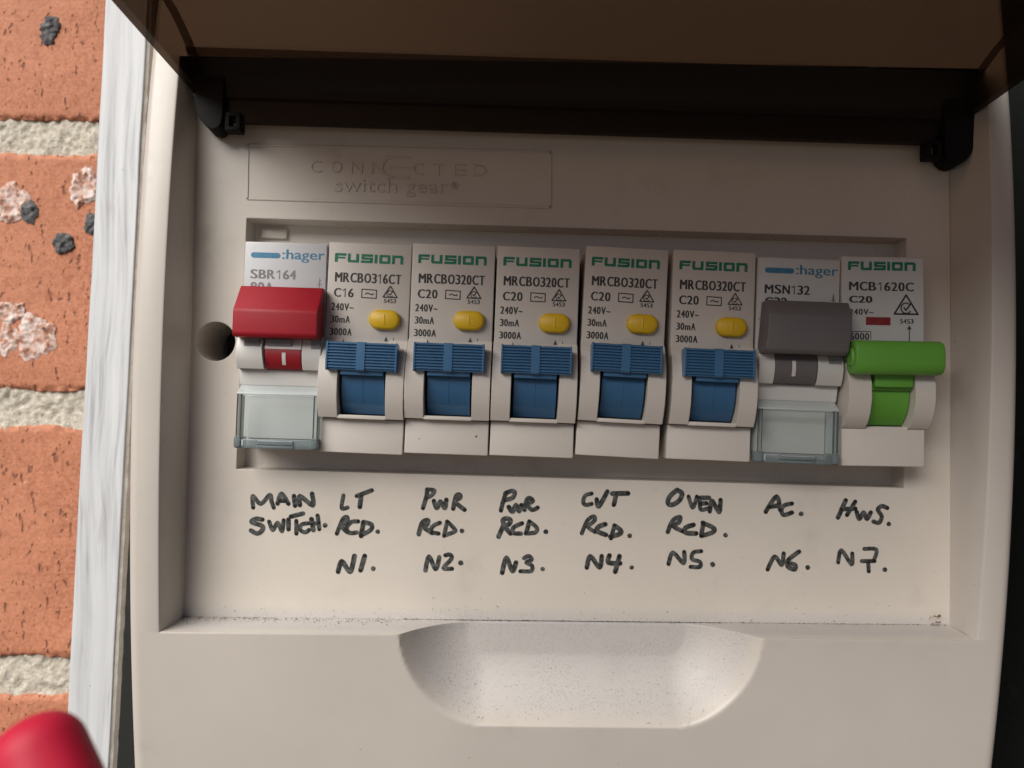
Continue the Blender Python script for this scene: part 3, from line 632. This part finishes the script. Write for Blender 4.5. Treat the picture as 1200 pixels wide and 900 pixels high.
# ================================================================== BREAKERS
YF = -7.0
def strokes_letters(b, x0, x1, z0, z1, y):
    """the blocky FUSION wordmark"""
    sx = (x1 - x0)/14.2; sz = (z1 - z0)/1.75; tv = 0.50*sz; th = 0.62*sx
    def hb(a, c, zt, t=tv): b.box(x0 + a*sx, x0 + c*sx, y, y + .05, z0 + (zt*sz) - t, z0 + zt*sz)
    def vb(a, zb, zt): b.box(x0 + a*sx, x0 + a*sx + th, y - 0.002, y + .05, z0 + zb*sz, z0 + zt*sz)
    T_ = 1.75
    hb(0.1, 2.37, T_); hb(0, 2.2, 1.05, .36*sz); vb(0, 0, 1.6)
    vb(2.66, .25, T_); vb(4.4, 0, T_); hb(2.8, 4.5, tv/sz)
    hb(5.5, 7.9, T_); vb(5.5, .75, 1.6); hb(5.5, 7.9, 1.1, .44*sz); vb(7.3, .1, .95); hb(5.4, 7.7, tv/sz)
    vb(8.22, 0, T_)
    vb(9.2, .1, 1.65); vb(10.9, .1, 1.65); hb(9.3, 11.4, T_); hb(9.3, 11.4, tv/sz)
    vb(11.85, 0, T_); hb(11.9, 14.0, T_); vb(13.58, 0, 1.5)
def cheek_profile():
    pts = [(-5.0, 1.4), (-7.0, 1.2), (-8.0, 0.0), (-9.2, -1.7), (-10.1, -3.8), (-10.65, -6.2), (-10.7, -8.6), (-10.4, -11.0), (-9.7, -13.1), (-8.6, -15.1), (-5.0, -15.1)]
    return pts
def rcm(b, x, z, s, y, wd):
    """triangle mark with a C and tick inside"""
    tri = [(x - s, z - s*.62), (x + s, z - s*.62), (x, z + s*1.0), (x - s, z - s*.62)]
    b.ribbon(tri, wd, y)
    cc = [(x + .52*s*math.cos(a)*.85, z - .12*s + .52*s*math.sin(a)*.85) for a in [R(d) for d in range(40, 331, 24)]]
    b.ribbon(cc, wd*.75, y, caps=False)
    b.ribbon([(x - .18*s, z - .1*s), (x - .02*s, z - .3*s), (x + .36*s, z + .22*s)], wd*.9, y)
def mrcbo(t, model, rating):
    b = MB()
    b.box(-8.6, 8.6, YF, 10, 0.9, 21.2, 0.25)
    b.box(-8.6, 8.6, YF, 10, -22.3, -15.25, 0.25)
    b.px(cheek_profile(), -8.65, -4.75); b.px(cheek_profile(), 5.0, 8.65)
    b.box(-4.75, 5.0, -8.7, -1.5, -15.25, -14.45, 0.1)
    b.box(-8.5, 8.5, -5.2, 10, -15.3, 1.0); b.box(-4.75, 5.0, YF + .02, -5.0, -0.8, 1.0)
    b.build('body', M['breaker'], t)
    # thin dark sheet standing for the shade in the recess around the drum
    b = MB(); b.box(-4.7, 4.95, -5.35, -5.25, -14.4, -0.8); b.build('recess_shade_sheet', M['dark'], t)
    b = MB()
    N = 14; prof = [(-0.6 - 8.6*math.cos(R(a)), -7.4 + 8.6*math.sin(R(a))) for a in [-52 + 92*i/N for i in range(N+1)]]
    b.px(prof + [(-4, -1.5), (-4, -13.5)], -4.15, 4.55)
    b.px([(p[0] - .05, p[1]) for p in prof[3:12]] + [(-6, -5), (-6, -12)], 0.08, 0.2)
    drum = b.build('drum', M['bluegloss'], t)
    b = MB()
    def ridged(x0, x1):
        f = []; n = 9
        for i in range(n):
            z = 0.0 - 5.35*i/n; dz = 5.35/n
            yb = -12.3 - 0.25*math.sin(math.pi*(i+.5)/n)
            f += [(yb, z - dz*.10), (yb, z - dz*.52), (yb + .38, z - dz*.66), (yb + .38, z - dz*.94)]
        b.px([(-9.2, -.1), (-11.9, 0.15)] + f + [(-11.9, -5.5), (-9.4, -5.3)], x0, x1)
    ridged(-6.55, -0.75); ridged(0.9, 7.0)
    cap = [(-9.2, -.1), (-12.0, 0.25), (-12.45, 0.0), (-12.6, -2.7), (-12.45, -5.4), (-12.0, -5.65), (-9.4, -5.3)]
    b.px(cap, -0.78, 0.93); b.px(cap, -6.85, -6.5); b.px(cap, 6.95, 7.3)
    b.box(-4.1, 4.5, -11.2, -7.5, -6.4, -4.9, 0.15)
    b.build('switch_lever', M['blue'], t)
    # test button, a stadium
    b = MB(); bx0, bx1, bz, r_ = 0.5, 6.95, 5.35, 2.02
    def stad(r, e=0.0): return [(bx1 - r_ + r*math.cos(R(a)), bz + r*math.sin(R(a))) for a in range(-90, 91, 15)] + [(bx0 + r_ + r*math.cos(R(a)), bz + r*math.sin(R(a))) for a in range(90, 271, 15)]
    lv = [(r_, -6.9), (r_, -7.9), (r_ - .18, -8.25), (r_ - .5, -8.45)]
    ls = [[(p[0], y, p[1]) for p in stad(r) + stad(r)[:1]] for r, y in lv]
    b.quadgrid(ls); b.bm.faces.new([b.bm.verts.new((p[0], -8.45, p[1])) for p in stad(r_ - .5)])
    b.box(3.65, 3.82, -8.475, -8.3, 4.3, 6.4)
    btn = b.build('test_button', M['yellow'], t, ang=45)
    if rating == 'C20':
        b = MB(); b.disc(6.1, -18.4, .22, YF - .01); b.disc(-5.6, -19.3, .12, YF - .012); b.build('speck', M['ink'], t)
    b = MB(); strokes_letters(b, -7.3, 6.9, 17.05, 18.9, YF - .03); b.build('brand_lettering', M['greenink'], t, merge=False)
    b = MB(); b.text(model, -7.2, 6.65, 12.92, 14.9, YF - .02); b.build('model_lettering', M['ink'], t, merge=False)
    b = MB(); b.text(rating, -7.25, -3.0, 9.8, 11.6, YF - .02); b.build('rating_lettering', M['ink'], t, merge=False)
    b = MB()
    b.text('240V~', -7.6, -2.9, 7.0, 8.5, YF - .02); b.text('30mA', -7.6, -3.5, 4.45, 5.9, YF - .02); b.text('3000A', -7.65, -3.0, 1.85, 3.3, YF - .02)
    b.text('A1', -7.9, -6.6, -0.6, 0.7, YF - .02)
    b.build('specification_lettering', M['ink'], t, merge=False)
    b = MB()
    b.ribbon([(-1.35, 9.85), (1.65, 9.8), (1.65, 11.5), (-1.35, 11.6), (-1.35, 9.85)], .22, YF - .02)
    b.ribbon(smooth_curve([(-.6, 10.6), (-.2, 10.85), (.3, 10.65), (.8, 10.55), (1.0, 10.75)]), .22, YF - .02)
    rcm(b, 4.5, 11.05, 1.45, YF - .02, .24)
    b.text('5453', 3.2, 5.8, 8.95, 9.8, YF - .02)
    b.bm.faces.new([b.bm.verts.new((p[0], YF - .02, p[1])) for p in ((3.7, 1.0), (4.5, 1.0), (4.1, 2.0))])
    b.box(5.55, 5.68, YF - .02, YF, 1.0, 1.8)
    b.build('approval_marks', M['ink'], t, merge=False)

XT = [-60.9, -43.7, -26.3, -8.7, 9.35, 27.85, 45.6, 63.35]
DZ = [0, -.3, 0, 0, .45, .3, 0, 0]
TILT = [0, .014, .008, .010, .027, .013, .010, -.012]
def loc(i):
    x, z = XT[i]*ca + DZ[i]*sa, -XT[i]*sa + DZ[i]*ca
    return (x, 0, z), ROLL + TILT[i]
G = 'blue-levered breakers in the middle of the row'
l2, r2 = loc(1)
t2 = empty('circuit_breaker', 'blue-levered breaker marked C16, directly right of the red main switch', 'breaker', l2, r2, G)
mrcbo(t2, 'MRCBO316CT', 'C16')
labels = {2: 'blue-levered C20 breaker above the note RCD N2, touching the C16 breaker', 3: 'blue-levered C20 breaker above the note RCD N3, with a black gap on its right side',
          4: 'blue-levered C20 breaker above the note C/T RCD N4, with black gaps on both sides', 5: 'blue-levered C20 breaker above the note OVEN, directly left of the grey-levered one'}
l3, r3 = loc(2)
t3 = empty('circuit_breaker', labels[2], 'breaker', l3, r3, G)
mrcbo(t3, 'MRCBO320CT', 'C20')
for i in (3, 4, 5):
    c = t3.copy(); sc.collection.objects.link(c); lo_, ro_ = loc(i)
    c.location = Vector(lo_)*MM; c.rotation_euler = (0, ro_, 0); c['label'] = labels[i]
    for ch in list(t3.children):
        d = ch.copy(); sc.collection.objects.link(d); d.parent = c
        if d.name.startswith('speck'): bpy.data.objects.remove(d); continue
        if d.name.startswith('switch_lever'): d.location = Vector((0.1*(i-4), 0, {3: 0.05, 4: 0.42, 5: 0.15}[i])) * MM

def hager(t, model, amps, lever, win, marker_tall, main):
    b = MB()
    b.box(-8.6, 8.6, YF + .3, 10, -6.0, 20.6, 0.2)
    b.px([(-3, -5.9), (YF, -5.9), (YF - .1, -6.3), (-6.4, -9.2), (-3, -9.4)], -8.55, 8.55)
    b.box(-8.5, 8.5, -3.4, 10, -22.0, -5.9, 0.1)
    prof = [(-6, 1.2), (-8.4, 1.0), (-9.4, -0.8), (-9.7, -2.6), (-9.3, -4.4), (-8.5, -5.9), (-6, -5.9)]
    b.px(prof, -8.6, -3.0 if main else -5.4); b.px(prof, 4.75 if main else 3.4, 8.6)
    b.build('body', M['hager'], t)
    b = MB(); b.box(-8.45, 8.45, YF - .05, YF + .2, 7.5, 20.3, 0.1)
    b.build('label_plate', M['label'] if main else M['label2'], t)
    # rotating drum in the middle
    wx0, wx1 = (-2.85, 4.6) if main else (-5.3, 3.3)
    def arcp(z0, z1, r=5.0):
        n = 7; return [(-4.6 - r*math.cos(math.asin((z0 + (z1-z0)*i/n + 2.4)/r)), z0 + (z1-z0)*i/n) for i in range(n+1)]
    def strip(z0, z1, x0, x1, mat, name, r=5.0, par=None):
        m_ = MB(); a = arcp(z0, z1, r); m_.px([(-5.0, z0)] + a + [(-5.0, z1)], x0, x1); return m_.build(name, mat, par or t)
    if main:
        strip(-1.8, 1.2, wx0, wx1, M['window'], 'drum_face')
        ind = strip(-5.8, -1.85, wx0 + .1, wx1 - .05, M['darkred'], 'red_indicator')
        strip(-5.0, -2.5, 0.75, 1.5, M['window'], 'indicator_mark', 5.05)
        b = MB(); b.box(-7.0, -3.9, -9.6, -9.35, -1.3, 0.3); b.box(-2.3, 2.6, -9.85, -9.55, -1.1, 0.1)
        b.build('slot', M['greyink'], t)
        b = MB(); b.box(6.6, 8.45, -9.62, -9.4, -1.6, 0.9); b.build('slot', M['greyink'], t)
        b = MB(); b.ribbon(smooth_curve([(-3.5, 1.0), (-3.0, 0.2), (-2.95, -0.8), (-3.2, -1.7), (-2.95, -4.0), (-2.6, -5.8)]), .3, -9.75); b.build('painted_gap_shade', M['dark'], t, merge=False)  # flat dark line drawn as the shade between cheek and drum
    else:
        ind = strip(-5.8, 1.2, wx0, wx1, M['grey'], 'drum_face')
        strip(-4.3, -1.1, -1.9, -1.15, M['window'], 'indicator_mark', 5.06)
        b = MB(); b.box(5.6, 8.2, -9.62, -9.4, -1.5, 0.5); b.build('slot', M['greyink'], t)
    # full-width lever block
    b = MB()
    x0_, x1_ = (-8.4, 8.55) if main else (-8.6, 8.1)
    if main:
        b.px([(-7.4, 0.3), (-12.4, 0.25), (-12.9, 0.9), (-12.95, 5.6), (-12.4, 6.3), (-9.0, 11.0), (-7.4, 11.0)], x0_, x1_)
    else:
        # the grey lever leans: its ends are swept
        pr = [(-7.4, 0.2), (-12.2, 0.1), (-12.9, 0.8), (-13.0, 4.5), (-12.6, 8.0), (-10.8, 11.0), (-7.4, 11.0)]
        def sw(z, s_): return (x0_ if s_ < 0 else x1_) + 0.75*math.sin(math.pi/2*min(1, max(0, z/9)))
        a = [b.bm.verts.new((sw(p[1], -1), p[0], p[1])) for p in pr]; c = [b.bm.verts.new((sw(p[1], 1), p[0], p[1])) for p in pr]
        b.bm.faces.new(a); b.bm.faces.new(c[::-1])
        for i in range(len(pr)): b.bm.faces.new((a[i], c[i], c[(i+1) % len(pr)], a[(i+1) % len(pr)]))
    bmesh.ops.recalc_face_normals(b.bm, faces=b.bm.faces)
    bmesh.ops.bevel(b.bm, geom=list(b.bm.edges), offset=0.32, segments=2, affect='EDGES', profile=0.6)
    b.build('switch_lever', M[lever], t, ang=30)
    # see-through terminal cover
    b = MB()
    T1 = -8.6; X0, X1 = -8.35, 8.25
    b.quadgrid([[(X0, -6.2, -9.1), (X1, -6.2, -9.1)], [(X0, T1, -10.9), (X1, T1, -10.9)], [(X0, T1, -20.2), (X1, T1, -20.2)]])
    b.quadgrid([[(X0 + .8, -5.2, -10.2), (X1 - .8, -5.2, -10.2)], [(X0 + .8, T1 + .9, -11.4), (X1 - .8, T1 + .9, -11.4)], [(X0 + .8, T1 + .9, -19.9), (X1 - .8, T1 + .9, -19.9)]])
    for xx in (X0, X0 + .8, X1 - .8, X1):
        b.bm.faces.new([b.bm.verts.new((xx, y_, z_)) for y_, z_ in ((-3.6, -9.1), (-6.2, -9.1), (T1, -10.9), (T1, -20.2), (-3.6, -20.2))])
    cvr = b.build('terminal_cover', M['clear'], t, ang=20, normals=False, label='see-through terminal cover')
    b = MB()
    b.box(X0 - .1, X1 + .1, T1 - .2, -5.0, -22.1, -20.25, 0.25); b.box(-3.8, 3.6, T1 - .6, T1 - .25, -21.3, -20.4, 0.1); b.box(-3.8, 3.6, T1 - .5, T1 - .25, -22.0, -21.45, 0.1)
    b.box(X0 - .15, X0 + 1.2, T1 - .5, -5, -21.9, -19.8, 0.2); b.box(X1 - 1.1, X1 + .15, T1 - .5, -5, -21.9, -19.8, 0.2)
    b.build('hinge_bar', M['clearedge'], cvr)
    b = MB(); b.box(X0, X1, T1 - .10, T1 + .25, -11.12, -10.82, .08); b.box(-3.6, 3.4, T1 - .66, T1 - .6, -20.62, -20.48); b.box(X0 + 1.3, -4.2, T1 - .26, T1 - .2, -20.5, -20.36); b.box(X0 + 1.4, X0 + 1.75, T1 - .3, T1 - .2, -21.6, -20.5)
    b.build('painted_glint', M['clearglint'], cvr)  # pale strips painted as highlights along the cover edges
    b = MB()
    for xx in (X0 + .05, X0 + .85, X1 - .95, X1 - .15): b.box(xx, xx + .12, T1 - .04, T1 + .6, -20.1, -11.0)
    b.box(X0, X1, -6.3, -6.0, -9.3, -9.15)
    b.build('side_edge_shade', M['cleardark'], cvr)  # dark strips painted as shade along the cover's sides and top
    b = MB(); b.box(-7.4, 7.3, -4.2, -3.45, -20.2, -11.3, .15); b.build('terminal_plate', M['hager'], t)
    # print
    b = MB(); b.ribbon([(-7.2 + .55, 17.75), (-1.1 - .55, 17.75)], 1.12, YF - .08); bar = b.build('brand_bar', M['blueink'], t, merge=False)
    b = MB(); b.text(':hager', -.75, 8.0, 16.45, 19.1, YF - .08); b.build('brand_lettering', M['blueink'], t, merge=False)
    b = MB(); b.text(model, -7.3, 2.3, 12.9, 14.75, YF - .08); b.text(amps, -7.2, -2.3, 10.2, 12.1, YF - .08)
    b.ribbon([(7.2, 13.3), (7.2, 10.9)], .14, YF - .08); b.ribbon([(6.8, 11.9), (7.6, 12.1)], .14, YF - .08); b.ribbon([(7.0, 12.3), (7.4, 12.9)], .12, YF - .08)
    b.build('model_lettering', M['greyink' if main else 'ink'], t, merge=False)
l, r_ = loc(0)
t1 = empty('main_switch', 'main switch with a wide red lever, leftmost in the row', 'switch', l, r_)
hager(t1, 'SBR164', '80A', 'red', 'red', True, True)
l, r_ = loc(6)
t7 = empty('circuit_breaker', 'breaker with a wide dark grey lever, above the note AC N6', 'breaker', l, r_)
hager(t7, 'MSN132', 'C32', 'grey', 'grey', True, False)

# ---- breaker 8, green
l, r_ = loc(7)
t8 = empty('circuit_breaker', 'breaker with a bright green bar lever, rightmost in the row', 'breaker', l, r_)
b = MB()
b.box(-8.6, 8.6, YF - .3, 10, 0.9, 21.3, 0.25); b.box(-8.6, 8.6, YF - .3, 10, -22.2, -14.0, 0.25)
pr8 = [(-5.0, 1.8), (YF - .3, 1.6), (-8.4, 0.0), (-9.8, -2.4), (-10.8, -5.2), (-10.9, -8.4), (-10.2, -11.2), (-9.0, -13.4), (-7.6, -14.4), (-5.0, -14.4)]
b.px(pr8, -8.6, -4.0); b.px(pr8, 4.9, 9.0)
b.box(-8.5, 8.5, -4.6, 10, -14.6, 1.0)
b.build('body', M['breaker'], t8)
b = MB(); b.box(-4.0, 4.9, -4.75, -4.62, -13.9, .8); b.build('recess_shade_sheet', M['dark'], t8)  # dark sheet painted as the shade behind the green drum
b = MB(); prof = [(-0.2 - 8.6*math.cos(R(a)), -7.0 + 8.6*math.sin(R(a))) for a in [-52 + 92*i/14 for i in range(15)]]
b.px(prof + [(-4, -1.5), (-4, -13.5)], -3.6, 4.7)
b.box(-3.6, 4.7, -9.6, -8.4, -6.6, -5.2, .1)
b.build('drum', M['green'], t8)
b = MB(); N = 28
def sp_(v): return math.copysign(abs(v)**0.68, v)
def oval(x, k): return [(x, -11.9 + 2.5*k*sp_(math.cos(R(a)))*(-1), -0.15 + 3.45*k*sp_(math.sin(R(a)))) for a in [360*i/N for i in range(N+1)]]
lv = [oval(-9.1, .01), oval(-9.1, .45), oval(-8.95, .5), oval(-8.7, .55), oval(-8.75, .84), oval(-8.6, .96), oval(-8.2, 1.0), oval(8.6, 1.0), oval(9.0, .95), oval(9.15, .85), oval(9.15, .01)]
b.quadgrid(lv)
b.box(-3.3, 4.5, -10.8, -7.8, -6.0, -2.8, .2)
b.build('switch_lever', M['green'], t8, ang=40)
y8 = YF - .33
b = MB(); b.box(-8.3, 8.3, y8 + .01, y8 + .2, 1.7, 21.0); b.build('label_plate', M['label2'], t8)
b = MB(); strokes_letters(b, -7.35, 6.75, 18.4, 20.2, y8 - .03); b.build('brand_lettering', M['greenink'], t8, merge=False)
b = MB(); b.text('MCB1620C', -7.3, 6.4, 14.15, 15.95, y8 - .02); b.build('model_lettering', M['ink'], t8, merge=False)
b = MB(); b.text('C20', -7.25, -2.3, 11.6, 13.0, y8 - .02); b.text('C20', -7.15, -2.2, 11.62, 12.98, y8 - .03); b.build('rating_lettering', M['ink'], t8, merge=False)
b = MB(); b.text('240V~', -7.2, -2.0, 9.1, 10.3, y8 - .02)
b.ribbon([(-7.3, 5.6), (-2.6, 5.6), (-2.6, 4.0)], .16, y8 - .02); b.ribbon([(-7.3, 5.6), (-7.3, 4.0)], .16, y8 - .02); b.text('6000', -7.0, -2.9, 3.9, 5.3, y8 - .02)
b.build('specification_lettering', M['ink'], t8, merge=False)
b = MB(); rcm(b, 4.75, 10.9, 2.45, y8 - .02, .36); b.text('5453', 3.4, 6.3, 7.4, 8.35, y8 - .02)
b.ribbon([(5.4, 6.2), (5.4, 3.6)], .18, y8 - .02)
b.bm.faces.new([b.bm.verts.new((p[0], y8 - .03, p[1])) for p in ((4.9, 6.2), (5.9, 6.2), (5.4, 7.1))])
b.build('approval_marks', M['ink'], t8, merge=False)
b = MB(); b.box(-3.6, 1.5, y8 - .05, y8 + .1, 7.0, 8.65); b.build('red_bar_mark', M['redink'], t8)

# ================================================================== RED HANDLE close to the lens
tip = Vector((-56.1, -95, -44.2)); ax = Vector((0.59, -0.28, -0.79)).normalized()
hd = empty('tool_handle', 'blurred bright red rounded tool handle poking into the bottom left corner', 'tool', tip + ax*90)
b = MB(); q = ax.to_track_quat('Z', 'Y'); prof = []
for k in range(9): a_ = math.pi/2*k/8; prof.append((4.05*math.sin(a_)**0.85, -3.4*math.cos(a_)))
prof += [(4.1, 4), (4.15, 12), (4.25, 20), (4.6, 24), (4.6, 26), (4.2, 28), (4.3, 50), (5.2, 70), (5.0, 88), (0.01, 90)]
ls = []
for r_, h in prof:
    row = []
    for i in range(33):
        a_ = 2*math.pi*(i % 32)/32; rr_ = r_*(1 - (0.05*max(0, math.cos(3*a_))**4 if h > 2 else 0))
        row.append(tuple(q @ Vector((rr_*math.cos(a_), rr_*math.sin(a_), h)) - ax*90))
    ls.append(row)
b.quadgrid(ls); b.build('grip', M['handle'], hd, ang=50)
b = MB(); ls = []
for r_, h in ((1.6, 89), (1.6, 110), (0.4, 118)):
    ls.append([tuple(q @ Vector((r_*math.cos(2*math.pi*(i % 16)/16), r_*math.sin(2*math.pi*(i % 16)/16), h)) - ax*90) for i in range(17)])
b.quadgrid(ls); b.build('probe_tip', M['black'], hd)
